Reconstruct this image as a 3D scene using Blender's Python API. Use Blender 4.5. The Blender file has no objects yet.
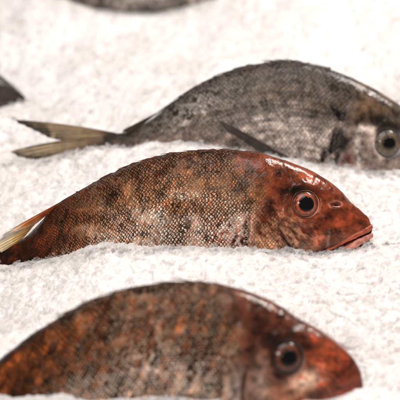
import bpy, math
import numpy as np
from mathutils import Vector, Matrix

# 1 unit = about 8 cm.  Five sea bream laid in rows on a bed of crushed ice.
rng = np.random.default_rng(7)
C = bpy.data.collections.new("fish_counter")
bpy.context.scene.collection.children.link(C)
R = math.radians
ELEV, DIST, LEAN = R(32), 14.0, R(25)
FWD = np.array([0, math.cos(ELEV), -math.sin(ELEV)])
UPV = np.array([0, math.sin(ELEV), math.cos(ELEV)])
CAM = -FWD * DIST
COSF = math.cos(ELEV - LEAN)


def at(px, py, d):
    """world point seen at photo position (px, py) from 0..400, at depth d"""
    k = d / DIST / 100.0
    return CAM + FWD * d + np.array([1., 0, 0]) * (px - 200) * k + UPV * (200 - py) * k


# ------------------------------------------------------------------ numeric noise
def h2(ix, iy, seed=0):
    x = (ix.astype(np.int64) * 374761393 + iy.astype(np.int64) * 668265263 + seed * 974634777) & 0xFFFFFFFF
    x = ((x ^ (x >> 13)) * 1274126177) & 0xFFFFFFFF
    x = ((x ^ (x >> 16)) * 2246822519) & 0xFFFFFFFF
    return ((x ^ (x >> 15)) & 0xFFFFFF) / float(0xFFFFFF)


def vnoise(x, y, seed=0):
    ix, iy = np.floor(x), np.floor(y)
    fx, fy = x - ix, y - iy
    fx, fy = fx * fx * (3 - 2 * fx), fy * fy * (3 - 2 * fy)
    a, b = h2(ix, iy, seed), h2(ix + 1, iy, seed)
    c, d = h2(ix, iy + 1, seed), h2(ix + 1, iy + 1, seed)
    return (a + (b - a) * fx) * (1 - fy) + (c + (d - c) * fx) * fy - 0.5


def fbm(x, y, seed=0, octv=4):
    s, a = 0, 1.0
    for o in range(octv):
        s = s + a * vnoise(x * 2 ** o + 17.3 * o, y * 2 ** o - 9.1 * o, seed + o)
        a *= 0.5
    return s


def facets(x, y, seed=0):
    """crushed grains: every cell is a tilted facet at its own height"""
    ix, iy = np.floor(x), np.floor(y)
    best = np.full(x.shape, 9.0)
    out = np.zeros(x.shape)
    for dx in (-1, 0, 1):
        for dy in (-1, 0, 1):
            cx, cy = ix + dx, iy + dy
            px, py = cx + h2(cx, cy, seed), cy + h2(cx, cy, seed + 1)
            d = (x - px) ** 2 + (y - py) ** 2
            ta, tb = h2(cx, cy, seed + 2) - .5, h2(cx, cy, seed + 3) - .5
            v = h2(cx, cy, seed + 4) - .5 + 1.3 * (ta * (x - px) + tb * (y - py)) - 0.5 * d
            m = d < best
            best = np.where(m, d, best)
            out = np.where(m, v, out)
    return out


def sstep(a, b, x):
    t = np.clip((x - a) / (b - a), 0, 1)
    return t * t * (3 - 2 * t)


def pchip(pts, x):
    p = np.array(sorted(pts), float)
    X, Y = p[:, 0], p[:, 1]
    h = np.diff(X)
    m = np.diff(Y) / h
    d = np.zeros(len(X))
    d[0], d[-1] = m[0], m[-1]
    for i in range(1, len(X) - 1):
        if m[i - 1] * m[i] > 0:
            w1, w2 = 2 * h[i] + h[i - 1], h[i] + 2 * h[i - 1]
            d[i] = (w1 + w2) / (w1 / m[i - 1] + w2 / m[i])
    x = np.clip(x, X[0], X[-1])
    k = np.clip(np.searchsorted(X, x, 'right') - 1, 0, len(h) - 1)
    t = (x - X[k]) / h[k]
    return ((1 + 2 * t) * (1 - t) ** 2 * Y[k] + t * (1 - t) ** 2 * h[k] * d[k]
            + t * t * (3 - 2 * t) * Y[k + 1] + t * t * (t - 1) * h[k] * d[k + 1])


def seg_dist(x, y, pts):
    best = np.full(np.shape(x), 1e9)
    for (ax, ay), (bx, by) in zip(pts[:-1], pts[1:]):
        vx, vy = bx - ax, by - ay
        t = np.clip(((x - ax) * vx + (y - ay) * vy) / (vx * vx + vy * vy), 0, 1)
        best = np.minimum(best, np.hypot(x - ax - t * vx, y - ay - t * vy))
    return best


# ------------------------------------------------------------------ mesh helpers
def make_mesh(name, verts, quads, mat, parent=None, attrs=None, smooth=True):
    me = bpy.data.meshes.new(name)
    verts = np.asarray(verts, np.float32)
    quads = np.asarray(quads, np.int32)
    n = quads.shape[1]
    me.vertices.add(len(verts))
    me.vertices.foreach_set("co", verts.ravel())
    me.loops.add(quads.size)
    me.loops.foreach_set("vertex_index", quads.ravel())
    me.polygons.add(len(quads))
    me.polygons.foreach_set("loop_start", np.arange(0, quads.size, n, dtype=np.int32))
    me.polygons.foreach_set("use_smooth", np.full(len(quads), smooth))
    for k, v in (attrs or {}).items():
        v = np.asarray(v, np.float32)
        if v.shape[1] == 4:
            a = me.attributes.new(k, 'FLOAT_COLOR', 'POINT')
            a.data.foreach_set("color", v.ravel())
        else:
            a = me.attributes.new(k, 'FLOAT_VECTOR', 'POINT')
            a.data.foreach_set("vector", v.ravel())
    me.update(calc_edges=True)
    me.validate()
    me.materials.append(mat)
    o = bpy.data.objects.new(name, me)
    C.objects.link(o)
    if parent:
        o.parent = parent
    return o


def grid_quads(nu, nv, close=False):
    i = np.arange(nu - 1)[:, None]
    j = np.arange(nv if close else nv - 1)[None, :]
    j2 = (j + 1) % nv
    q = np.stack([i * nv + j, (i + 1) * nv + j, (i + 1) * nv + j2, i * nv + j2], -1)
    return q.reshape(-1, 4)


def rgba(c, n):
    return np.tile(np.array(list(c) + [1.0]), (n, 1))


# ------------------------------------------------------------------ node helper
class NT:
    def __init__(self, name):
        self.m = bpy.data.materials.new(name)
        self.m.use_nodes = True
        self.t = self.m.node_tree
        self.t.nodes.clear()
        self.out = self.t.nodes.new('ShaderNodeOutputMaterial')

    def node(self, typ, **kw):
        n = self.t.nodes.new(typ)
        for k, v in kw.items():
            setattr(n, k, v)
        return n

    def put(self, sock, v):
        if isinstance(v, bpy.types.NodeSocket):
            self.t.links.new(v, sock)
        elif v is not None:
            if isinstance(v, (tuple, list)) and len(v) == 3 and len(sock.default_value) == 4:
                v = tuple(v) + (1.0,)
            sock.default_value = v

    def M(self, op, a, b=None, c=None, clamp=False):
        n = self.node('ShaderNodeMath', operation=op, use_clamp=clamp)
        for s, v in zip(n.inputs, (a, b, c)):
            self.put(s, v)
        return n.outputs[0]

    def mixf(self, f, a, b):
        n = self.node('ShaderNodeMix', data_type='FLOAT')
        self.put(n.inputs[0], f); self.put(n.inputs[2], a); self.put(n.inputs[3], b)
        return n.outputs[0]

    def mixc(self, f, a, b, blend='MIX'):
        n = self.node('ShaderNodeMix', data_type='RGBA', blend_type=blend)
        self.put(n.inputs[0], f); self.put(n.inputs[6], a); self.put(n.inputs[7], b)
        return n.outputs[2]

    def ss(self, x, a, b, lo=0.0, hi=1.0):
        n = self.node('ShaderNodeMapRange', interpolation_type='SMOOTHSTEP')
        self.put(n.inputs[0], x)
        for k, v in zip((1, 2, 3, 4), (a, b, lo, hi)):
            n.inputs[k].default_value = v
        return n.outputs[0]

    def attr(self, name):
        n = self.node('ShaderNodeAttribute', attribute_name=name)
        return n.outputs

    def sep(self, v):
        n = self.node('ShaderNodeSeparateXYZ')
        self.put(n.inputs[0], v)
        return n.outputs[0], n.outputs[1], n.outputs[2]

    def comb(self, x, y, z=0.0):
        n = self.node('ShaderNodeCombineXYZ')
        for s, v in zip(n.inputs, (x, y, z)):
            self.put(s, v)
        return n.outputs[0]

    def noise(self, vec, scale, detail=3.0, rough=0.55):
        n = self.node('ShaderNodeTexNoise')
        self.put(n.inputs['Vector'], vec)
        n.inputs['Scale'].default_value = scale
        n.inputs['Detail'].default_value = detail
        n.inputs['Roughness'].default_value = rough
        return n.outputs[0], n.outputs[1]

    def obj(self):
        return self.node('ShaderNodeTexCoord').outputs['Object']

    def bump(self, h, dist, strength=1.0, normal=None):
        n = self.node('ShaderNodeBump')
        n.inputs['Strength'].default_value = strength
        n.inputs['Distance'].default_value = dist
        self.put(n.inputs['Height'], h)
        if normal is not None:
            self.put(n.inputs['Normal'], normal)
        return n.outputs[0]

    def bsdf(self, **kw):
        n = self.node('ShaderNodeBsdfPrincipled')
        for k, v in kw.items():
            self.put(n.inputs[k.replace('_', ' ')], v)
        return n

    def done(self, shader):
        self.t.links.new(shader, self.out.inputs[0])
        return self.m


def fish_skin(name, glint, dark, var=1.0, seed=0.0, edge_dark=0.92, relief=0.008, warmth=0.35, pale=(1.0, 0.88, 0.77), spect=(1.0, 0.82, 0.62, 1), elo=0.48, ehi=0.88):
    """wet scaled skin: macro tone per vertex, shingled scales from the surface coordinate"""
    t = NT(name)
    tone = t.attr('tone')[0]
    mr, mg, mb = t.sep(t.attr('mask')[1])       # scaliness, silver with painted glints, wetness
    suv = t.attr('scale_uv')[1]
    P = t.obj()
    _, nc = t.noise(suv, 0.22, 3.0, 0.6)
    nx, ny, _ = t.sep(nc)
    u, v, _ = t.sep(suv)
    u = t.M('ADD', u, t.M('MULTIPLY', t.M('SUBTRACT', nx, 0.5), 2.0))
    v = t.M('ADD', v, t.M('MULTIPLY', t.M('SUBTRACT', ny, 0.5), 1.9))
    L = []
    for k in (0, 1):
        vk = t.M('ADD', v, 0.5 * k)
        row = t.M('FLOOR', vk)
        y = t.M('SUBTRACT', t.M('SUBTRACT', vk, row), 0.5)
        bul = t.M('MULTIPLY', t.M('SUBTRACT', 1.0, t.M('MULTIPLY', t.M('MULTIPLY', y, y), 4.0)), 0.55)
        wn = t.node('ShaderNodeTexWhiteNoise', noise_dimensions='2D')
        t.put(wn.inputs['Vector'], t.comb(row, 3.7 + k + seed))
        a = t.M('ADD', t.M('ADD', t.M('SUBTRACT', u, 0.5 * k), bul), t.M('MULTIPLY', wn.outputs[0], 0.3))
        i = t.M('FLOOR', a)
        f = t.M('SUBTRACT', a, i)
        L.append((f, y, i, row))
    (f0, y0, i0, r0), (f1, y1, i1, r1) = L
    s = t.M('LESS_THAN', f1, f0)
    f = t.M('MINIMUM', f0, f1)
    y = t.mixf(s, y0, y1)
    wn = t.node('ShaderNodeTexWhiteNoise', noise_dimensions='3D')
    t.put(wn.inputs['Vector'], t.comb(t.mixf(s, i0, i1), t.mixf(s, r0, r1), t.M('ADD', s, seed)))
    ra, rb, rc = t.sep(wn.outputs[1])
    # height of one scale: raised free edge, own tilt
    h = t.M('SUBTRACT', 1.0, t.M('MULTIPLY', f, 1.3))
    h = t.M('ADD', h, t.M('MULTIPLY', t.M('MULTIPLY', t.M('SUBTRACT', ra, .5), y), 2.2))
    h = t.M('ADD', h, t.M('MULTIPLY', t.M('MULTIPLY', t.M('SUBTRACT', rb, .5), f), 2.4))
    fine, _ = t.noise(P, 26.0, 4.0, 0.65)
    big, _ = t.noise(P, 3.2, 4.0, 0.6)
    mid, _ = t.noise(P, 9.0, 4.0, 0.65)
    h = t.M('ADD', t.M('MULTIPLY', h, mr), t.M('MULTIPLY', fine, 0.4))
    nrm = t.bump(h, relief)
    sv = t.node('ShaderNodeVectorMath', operation='MULTIPLY')
    t.put(sv.inputs[0], suv); sv.inputs[1].default_value = (3.2, 0.75, 1.0)
    stk, _ = t.noise(sv.outputs[0], 1.0, 4.0, 0.65)
    fm = t.M('ADD', t.M('MAXIMUM', f0, f1), t.M('MULTIPLY', t.M('SUBTRACT', stk, 0.5), 0.55))
    edge = t.M('MULTIPLY', t.ss(fm, elo, ehi), mr)
    # colour
    gain = t.M('ADD', 1.0, t.M('MULTIPLY', t.M('SUBTRACT', ra, .45), t.M('MULTIPLY', mr, 1.1 * var)))
    gain = t.M('MULTIPLY', gain, t.M('MAXIMUM', t.M('MULTIPLY', t.M('SUBTRACT', mid, 0.29), 3.2), 0.12))
    col = t.mixc(1.0, tone, t.comb(gain, gain, gain), 'MULTIPLY')
    gl = t.M('MULTIPLY', t.M('MULTIPLY', mg, t.ss(t.M('ADD', t.M('MULTIPLY', rc, 0.85), t.M('MULTIPLY', big, 1.1)), 0.68, 1.0)), t.M('SUBTRACT', 1.0, edge))  # glints on single scales, painted as bright colour
    g2 = t.mixc(t.M('MULTIPLY', t.M('MULTIPLY', mg, mg), 0.85), glint, pale)
    col = t.mixc(gl, col, g2)
    k = t.M('ADD', 1.0, t.M('MULTIPLY', t.M('SUBTRACT', t.ss(stk, 0.28, 0.72), 0.5), t.M('MULTIPLY', mr, 1.25)))
    col = t.mixc(1.0, col, t.comb(k, k, k), 'MULTIPLY')
    warm = t.mixc(t.M('MULTIPLY', t.ss(rb, 0.45, 0.9), t.M('MULTIPLY', mr, warmth)), col, t.mixc(1.0, col, (1.35, 0.72, 0.42), 'MULTIPLY'))
    col = warm
    blot = t.ss(big, 0.56, 0.74)
    col = t.mixc(t.M('MULTIPLY', blot, 0.55), col, t.mixc(1.0, col, (0.30, 0.22, 0.2), 'MULTIPLY'))
    col = t.mixc(t.M('MULTIPLY', edge, edge_dark), col, dark)  # dark outline: pigment plus painted shade under the overlapping scale
    rough = t.M('ADD', 0.30, t.M('MULTIPLY', t.M('SUBTRACT', mid, .5), 0.45))
    rough = t.M('SUBTRACT', rough, t.M('MULTIPLY', mb, 0.08))
    met = t.M('MULTIPLY', gl, 0.35)
    wetn, _ = t.noise(P, 60.0, 3.0, 0.7)
    cn = t.bump(t.M('ADD', t.M('MULTIPLY', h, 0.9), t.M('MULTIPLY', wetn, 0.3)), 0.005)
    b = t.bsdf(Base_Color=col, Metallic=met, Roughness=rough, Normal=nrm)
    t.put(b.inputs['Coat Weight'], t.M('MULTIPLY', mb, 1.0))
    t.put(b.inputs['Coat IOR'], 1.36)
    t.put(b.inputs['Coat Roughness'], t.M('ADD', 0.02, t.M('MULTIPLY', big, 0.16)))
    t.put(b.inputs['Coat Normal'], cn)
    t.put(b.inputs['Specular IOR Level'], 0.14)
    t.put(b.inputs['Specular Tint'], spect)
    return t.done(b.outputs[0])


def tone_mat(name, rough=0.3, coat=0.6, bumpd=0.006, bumps=30.0, transl=0.0, var=0.5, spec=0.5):
    """colour from the per-vertex tone, broken up by noise, with a wet coat"""
    t = NT(name)
    tone = t.attr('tone')[0]
    P = t.obj()
    n, _ = t.noise(P, bumps, 4.0, 0.6)
    n2, _ = t.noise(P, bumps * .35, 3.0, 0.6)
    g = t.M('ADD', 1 - var, t.M('MULTIPLY', n2, 2 * var))
    col = t.mixc(1.0, tone, t.comb(g, g, g), 'MULTIPLY')
    b = t.bsdf(Base_Color=col, Roughness=rough, Normal=t.bump(n, bumpd))
    t.put(b.inputs['Coat Weight'], coat)
    t.put(b.inputs['Coat Roughness'], 0.06)
    t.put(b.inputs['Coat IOR'], 1.35)
    t.put(b.inputs['Specular IOR Level'], spec)
    sh = b.outputs[0]
    if transl:
        tr = t.node('ShaderNodeBsdfTranslucent')
        t.put(tr.inputs[0], col)
        mx = t.node('ShaderNodeMixShader')
        mx.inputs[0].default_value = transl
        t.t.links.new(sh, mx.inputs[1]); t.t.links.new(tr.outputs[0], mx.inputs[2])
        sh = mx.outputs[0]
    return t.done(sh)


def ice_mat(name):
    """packed crushed ice: bright, slightly rosy scatter under a wet glassy surface"""
    t = NT(name)
    P = t.obj()
    n, _ = t.noise(P, 14.0, 5.0, 0.62)
    big, _ = t.noise(P, 0.9, 3.0, 0.5)
    vor = t.node('ShaderNodeTexVoronoi', feature='F1')
    t.put(vor.inputs['Vector'], P)
    vor.inputs['Scale'].default_value = 15.0
    ca, cb, cc = t.sep(vor.outputs['Color'])
    col = t.mixc(t.ss(big, 0.35, 0.68), (0.77, 0.725, 0.71), (0.88, 0.86, 0.852))
    col = t.mixc(t.M('MULTIPLY', t.ss(ca, 0.55, 1.0), 0.30), col, (0.80, 0.765, 0.755))
    col = t.mixc(t.M('MULTIPLY', t.ss(cb, 0.7, 1.0), 0.5), col, (0.97, 0.965, 0.96))
    b = t.bsdf(Base_Color=col, Roughness=0.45, Normal=t.bump(n, 0.008), IOR=1.31)
    t.put(b.inputs['Coat Weight'], 0.7)
    t.put(b.inputs['Coat IOR'], 1.31)
    t.put(b.inputs['Coat Roughness'], 0.08)
    t.put(b.inputs['Coat Normal'], t.bump(t.M('ADD', n, t.M('MULTIPLY', cc, 0.0)), 0.022))
    return t.done(b.outputs[0])


def chip_mat(name):
    """thin clear chips: mostly see-through, a little frost and a wet gloss"""
    t = NT(name)
    P = t.obj()
    n, _ = t.noise(P, 20.0, 3.0, 0.6)
    tr = t.node('ShaderNodeBsdfTransparent')
    t.put(tr.inputs[0], (0.985, 0.98, 0.978))
    b = t.bsdf(Base_Color=(0.93, 0.915, 0.91), Roughness=0.06, Normal=t.bump(n, 0.01), IOR=1.31)
    mx = t.node('ShaderNodeMixShader')
    t.put(mx.inputs[0], t.ss(n, 0.3, 0.75, 0.08, 0.34))
    t.t.links.new(tr.outputs[0], mx.inputs[1]); t.t.links.new(b.outputs[0], mx.inputs[2])
    return t.done(mx.outputs[0])


MAT_RED = fish_skin('red_fish_skin', (0.85, 0.53, 0.30), (0.016, 0.005, 0.0028), 1.0, 0.0)
MAT_BROWN = fish_skin('brown_fish_skin', (0.82, 0.53, 0.32), (0.012, 0.0055, 0.003), 0.9, 11.0, warmth=0.12, pale=(0.97, 0.83, 0.72), elo=0.34, ehi=0.80)
MAT_GREY = fish_skin('grey_fish_skin', (0.55, 0.47, 0.42), (0.018, 0.013, 0.010), 0.8, 23.0, 0.75, 0.004, 0.0, (0.90, 0.84, 0.78), (1, 0.97, 0.93, 1))
MAT_FIN = tone_mat('fin_membrane', 0.35, 0.4, 0.008, 24.0, 0.25)
MAT_FLESH = tone_mat('lip_skin', 0.35, 0.4, 0.016, 16.0, 0.0, 0.7, 0.25)
MAT_EYE = tone_mat('eye_iris', 0.3, 1.0, 0.004, 30.0, 0.0, 0.6, 0.2)
MAT_PUPIL = tone_mat('eye_pupil', 0.05, 0.25, 0.0, 5.0, 0.0, 0.1, 0.25)
MAT_ICE = ice_mat('crushed_ice_bed')
MAT_GRAIN = chip_mat('clear_ice_chip')


# ------------------------------------------------------------------ a fish
class Fish:
    """local frame: X towards the snout, Z towards the back, Y away from the viewer.
    Profiles are given on the photo's grid and converted with the fish's own scale."""

    def __init__(self, name, label, anchor, depth, dorsal, ventral, width, mat, paint, sculpt,
                 nx=760, nphi=230, lean=LEAN, group='fish laid in rows on the crushed ice', rows=22.0):
        self.ax, self.ay = anchor
        self.s = 0.01 * depth / DIST
        self.depth = depth
        self.root = bpy.data.objects.new(name, None)
        C.objects.link(self.root)
        self.root.empty_display_size = 0.2
        self.root.location = at(*anchor, depth)
        self.root.rotation_euler = (-lean, 0, 0)
        self.cosf = math.cos(ELEV - lean)
        self.root['label'] = label
        self.root['category'] = 'fish'
        self.root['group'] = group
        self.dorsal, self.ventral, self.width = dorsal, ventral, width
        self.x0 = max(min(p[0] for p in dorsal), min(p[0] for p in ventral))
        self.x1 = max(p[0] for p in dorsal)
        self.body(mat, paint, sculpt, nx, nphi, rows)

    def prof(self, x):
        zd, zv = pchip(self.dorsal, x), pchip(self.ventral, x)
        w = pchip(self.width, x)
        # blunt ends
        k = np.clip((self.x1 - x) / 46.0, 0, 1)
        w = w * np.sqrt(np.clip(1 - (1 - k) ** 2.0, 0, 1))
        return zd, zv, w

    def loc(self, px, py):
        return (px - self.ax) * self.s, (self.ay - py) * self.s / self.cosf

    def yside(self, px, py):
        zd, zv, w = self.prof(np.asarray(px, float))
        c = np.clip(1 - 2 * (np.asarray(py, float) - zd) / (zv - zd), -1, 1)
        S = np.sqrt(1 - c * c) ** 0.92
        return -w * S * self.s

    def pt(self, px, py, off=0.0):
        x, z = self.loc(px, py)
        return np.array([x, float(self.yside(px, py)) - off, z])

    def normal(self, px, py, e=3.0):
        a = self.pt(px + e, py) - self.pt(px - e, py)
        b = self.pt(px, py - e) - self.pt(px, py + e)
        n = np.cross(a, b)
        n /= np.linalg.norm(n)
        return n if n[1] < 0 else -n

    def body(self, mat, paint, sculpt, nx, nphi, rows):
        u = np.linspace(0, 1, nx)
        L = self.x1 - self.x0
        # even spacing, then closing up quadratically at the snout
        a = 0.06
        xs = np.where(u < 1 - 2 * a, u / (1 - a), 1 - ((1 - u) / (2 * a)) ** 2 * a / (1 - a))
        x = self.x0 + L * np.clip(xs, 0, 1)
        zd, zv, w = self.prof(x)
        pv = np.linspace(0, 1, nphi)
        pv = np.pi * (pv * 0.85 + 0.15 * pv ** 2)
        pf = np.linspace(np.pi, 2 * np.pi, 46)[1:-1]
        phi = np.concatenate([pv, pf])
        cph, sph = np.cos(phi), np.sin(phi)
        S = np.sign(sph) * np.abs(sph) ** 0.92
        PX = np.repeat(x[:, None], len(phi), 1)
        PY = (zd + zv)[:, None] / 2 - (zv - zd)[:, None] / 2 * cph[None, :]
        Y = -w[:, None] * S[None, :] * self.s
        X, Z = self.loc(PX, PY)
        V = np.stack([X, Y, Z], -1)
        # normals from the grid
        du = np.gradient(V, axis=0)
        dv = np.roll(V, -1, 1) - np.roll(V, 1, 1)
        N = np.cross(du, dv)
        N /= np.linalg.norm(N, axis=-1, keepdims=True) + 1e-9
        mid = nx // 2
        if N[mid, nphi // 2, 1] > 0:
            N = -N
        far = np.broadcast_to((phi > np.pi + 1e-6)[None, :], PX.shape)
        D = sculpt(PX, PY) * (zv - zd > 3)[:, None]
        D = D * sstep(0, 0.05, np.abs(sph))[None, :] + 0.004 * fbm(PX / 14., PY / 14., 3)
        V = V + N * D[..., None]
        # surface coordinate for the scales
        d3 = np.diff(V[:, :nphi], axis=1)
        arc = np.concatenate([np.zeros((nx, 1)), np.cumsum(np.linalg.norm(d3, axis=-1), 1)], 1)
        hp = arc[:, -1]
        hps = pchip(list(zip(x[::20], hp[::20])), x)
        hmax = hps.max()
        loc_rows = hps ** 0.62 * hmax ** 0.38                  # scales shrink towards the tail
        vv = arc / loc_rows[:, None] * rows
        sx = np.linalg.norm(np.diff(V[:, nphi // 3], axis=0), axis=-1)
        ur = np.concatenate([[0], np.cumsum(sx * rows / loc_rows[:-1] * 1.22)])
        uu = np.repeat(ur[:, None], len(phi), 1)
        fv = np.stack([np.interp(np.pi * 2 - pf, pv, vv[i]) for i in range(0, nx)]) + 100
        vv = np.concatenate([vv, fv], 1)
        SUV = np.stack([uu, vv, np.zeros_like(uu)], -1)
        tone, mask = paint(PX, PY)
        self.V, self.PX, self.PY = V, PX, PY
        o = make_mesh('body', V.reshape(-1, 3), grid_quads(nx, len(phi), True), mat, self.root,
                      {'tone': tone.reshape(-1, 4), 'mask': mask.reshape(-1, 4), 'scale_uv': SUV.reshape(-1, 3)})
        return o

    # ---- parts
    def lip(self, name, pts, radii, col, mat=None, flat=1.0, off=0.0, both=True):
        """a fleshy tube along the mouth, carried round the tip to the far side"""
        P = np.array([self.pt(x, y, off) for x, y in pts])
        Rr = np.array(radii, float) * self.s
        if both:
            tip = P[-1].copy(); tip[1] = 0; tip[0] += Rr[-1] * 0.3
            Q = P[::-1].copy(); Q[:, 1] *= -1
            P = np.concatenate([P, tip[None], Q]); Rr = np.concatenate([Rr, [Rr[-1]], Rr[::-1]])
        t0 = np.arange(len(P)); tt = np.linspace(0, len(P) - 1, 26 * (len(P) - 1) // 2)
        Pc = np.stack([pchip(list(zip(t0, P[:, k])), tt) for k in range(3)], -1)
        rc = pchip(list(zip(t0, Rr)), tt)
        T = np.gradient(Pc, axis=0); T /= np.linalg.norm(T, axis=1, keepdims=True)
        A = np.cross(T, np.array([0, 0, 1.0])); A /= np.linalg.norm(A, axis=1, keepdims=True)
        B = np.cross(A, T)
        n = 20
        th = np.linspace(0, 2 * np.pi, n, endpoint=False)
        rr = rc[:, None] * (1 + 0.30 * fbm(tt[:, None] * 3 + 0 * th, np.sin(th)[None] * 1.5 + 0 * tt[:, None], 5))
        end = np.sqrt(np.clip(1 - np.abs(np.linspace(-1, 1, len(tt))) ** 14, 0.02, 1))
        rr = rr * end[:, None]
        V = Pc[:, None] + A[:, None] * (rr * np.cos(th))[..., None] * flat + B[:, None] * (rr * np.sin(th))[..., None]
        c = rgba(col, V.shape[0] * n)
        vn = fbm(tt[:, None] * 2.2 + 0 * th, np.sin(th)[None] * 1.2 + 3 + 0 * tt[:, None], 15).reshape(-1, 1)
        c[:, :3] = np.clip(c[:, :3] * (1 + 0.9 * vn) * np.array([1, 1, 1]), 0.003, 1)
        return make_mesh(name, V.reshape(-1, 3), grid_quads(len(tt), n, True), mat or MAT_FLESH, self.root, {'tone': c})

    def eye(self, px, py, r, ramp, pupil=0.42, tint=(1, 1, 1), sink=0.25, rim=(0.25, 0.07, 0.04), bulge=0.58):
        n = self.normal(px, py, r * 1.2)
        n = n / np.linalg.norm(n)
        c = self.pt(px, py)
        Rr = r * self.s
        e1 = np.cross(np.array([0, 0, 1.0]), n); e1 /= np.linalg.norm(e1)
        if e1[0] < 0: e1 = -e1
        e2 = np.cross(n, e1)
        if e2[2] < 0: e2 = -e2
        c = c - n * Rr * sink

        def dome(rad, h, base, nr=40, na=72, wob=0.0):
            q = np.linspace(0, 1, nr)[:, None]; a = np.linspace(0, 2 * np.pi, na, endpoint=False)[None]
            rr = rad * np.sin(q * np.pi / 2)
            rr = rr * (1 + wob * np.cos(2 * a + 0.6) + wob * 0.6 * np.cos(3 * a + 2))
            hh = base + h * np.cos(q * np.pi / 2) + 0 * a
            V = c + (rr * np.cos(a))[..., None] * e1 + (rr * np.sin(a))[..., None] * e2 + hh[..., None] * n
            return V, np.broadcast_to(np.sin(q * np.pi / 2), rr.shape), a + 0 * rr

        V, q, a = dome(Rr, Rr * bulge, 0.0)
        col = np.stack([np.interp(q, [k[0] for k in ramp], [k[1][i] for k in ramp]) for i in range(3)] + [np.ones_like(q)], -1)
        st = 1 + 0.9 * fbm(np.cos(a) * 4 + 40, np.sin(a) * 4 + q * 3, 9, 3) * sstep(.3, .6, q)
        col[..., :3] *= st[..., None]
        eb = make_mesh('eye', V.reshape(-1, 3), grid_quads(40, 72, True), MAT_EYE, self.root, {'tone': col.reshape(-1, 4)})
        V, q, a = dome(Rr * pupil, Rr * 0.10, Rr * (bulge - 0.055), wob=0.045)
        make_mesh('pupil', V.reshape(-1, 3), grid_quads(40, 72, True), MAT_PUPIL, eb, {'tone': rgba((0.004, 0.003, 0.003), V.shape[0] * V.shape[1])})
        # skin rim
        th = np.linspace(0, 2 * np.pi, 97)[:, None]; f = np.linspace(0, 2 * np.pi, 16, endpoint=False)[None]
        rad = Rr * (1.03 + 0.05 * vnoise(np.cos(th) * 2 + 9, np.sin(th) * 2, 4))
        tr = Rr * (0.07 + 0.06 * vnoise(np.cos(th) * 1.6, np.sin(th) * 1.6 + 5, 8))
        base = Rr * (sink * 0.75)
        rr = rad + tr * np.cos(f)
        hh = base + tr * 1.1 * np.sin(f)
        V = c + (rr * np.cos(th))[..., None] * e1 + (rr * np.sin(th))[..., None] * e2 + hh[..., None] * n
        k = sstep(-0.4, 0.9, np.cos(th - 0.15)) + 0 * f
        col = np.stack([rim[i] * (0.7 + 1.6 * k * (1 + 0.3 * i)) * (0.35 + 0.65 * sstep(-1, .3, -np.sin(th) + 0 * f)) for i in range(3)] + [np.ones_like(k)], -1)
        make_mesh('eye_rim', V.reshape(-1, 3), grid_quads(97, 16, True), MAT_FLESH, eb, {'tone': col.reshape(-1, 4)})

    def fin(self, name, root, tip, cols, nray=14, yoff=0.0, corr=0.012, jag=0.0, sag=0.0, onbody=False, tipy=0.0, seed=1, rootcurve=None):
        """a rayed fin blade between a root line and a tip line"""
        nu, nv = nray * 8, 34
        t = np.linspace(0, 1, nu)

        def poly(p):
            p = np.array(p, float)
            d = np.concatenate([[0], np.cumsum(np.hypot(*np.diff(p, axis=0).T))]); d /= d[-1]
            return np.stack([np.interp(t, d, p[:, 0]), np.interp(t, d, p[:, 1])], -1)
        A, B = poly(root), poly(tip)
        ray = t * nray
        fr = np.abs((ray % 1) - 0.5) * 2               # 1 at ray, 0 between
        ln = 1 - jag * (1 - fr) * 1.0 - jag * 1.2 * h2(np.floor(ray + .5), 0 * ray, seed)
        q = np.linspace(0, 1, nv)[None, :]
        PX = A[:, None, 0] + (B - A)[:, None, 0] * q * ln[:, None]
        PY = A[:, None, 1] + (B - A)[:, None, 1] * q * ln[:, None] + sag * np.sin(q * np.pi) 
        X, Z = self.loc(PX, PY)
        Y = np.zeros_like(X) + yoff
        if onbody:
            Y = self.yside(PX, PY) - 0.02 + yoff
        Y = Y + tipy * q ** 1.5 - corr * fr[:, None] * (0.3 + np.sin(q * np.pi * .75)) + 0.02 * fbm(PX / 18, PY / 18, seed)
        V = np.stack([X, Y, Z], -1)
        k = np.clip(q + 0.35 * fbm(PX / 9, PY / 9, seed + 3), 0, 1)
        ks = np.linspace(0, 1, len(cols))
        col = np.stack([np.interp(k, ks, [c[i] for c in cols]) for i in range(3)], -1)
        col = col * (0.62 + 0.6 * fr[:, None, None] ** 2) * (0.8 + 0.4 * h2(np.floor(ray + .5), 0 * ray, seed + 2))[:, None, None]
        col = np.concatenate([col, np.ones(col.shape[:2] + (1,))], -1)
        o = make_mesh(name, V.reshape(-1, 3), grid_quads(nu, nv), MAT_FIN, self.root, {'tone': col.reshape(-1, 4)})
        return o

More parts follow.
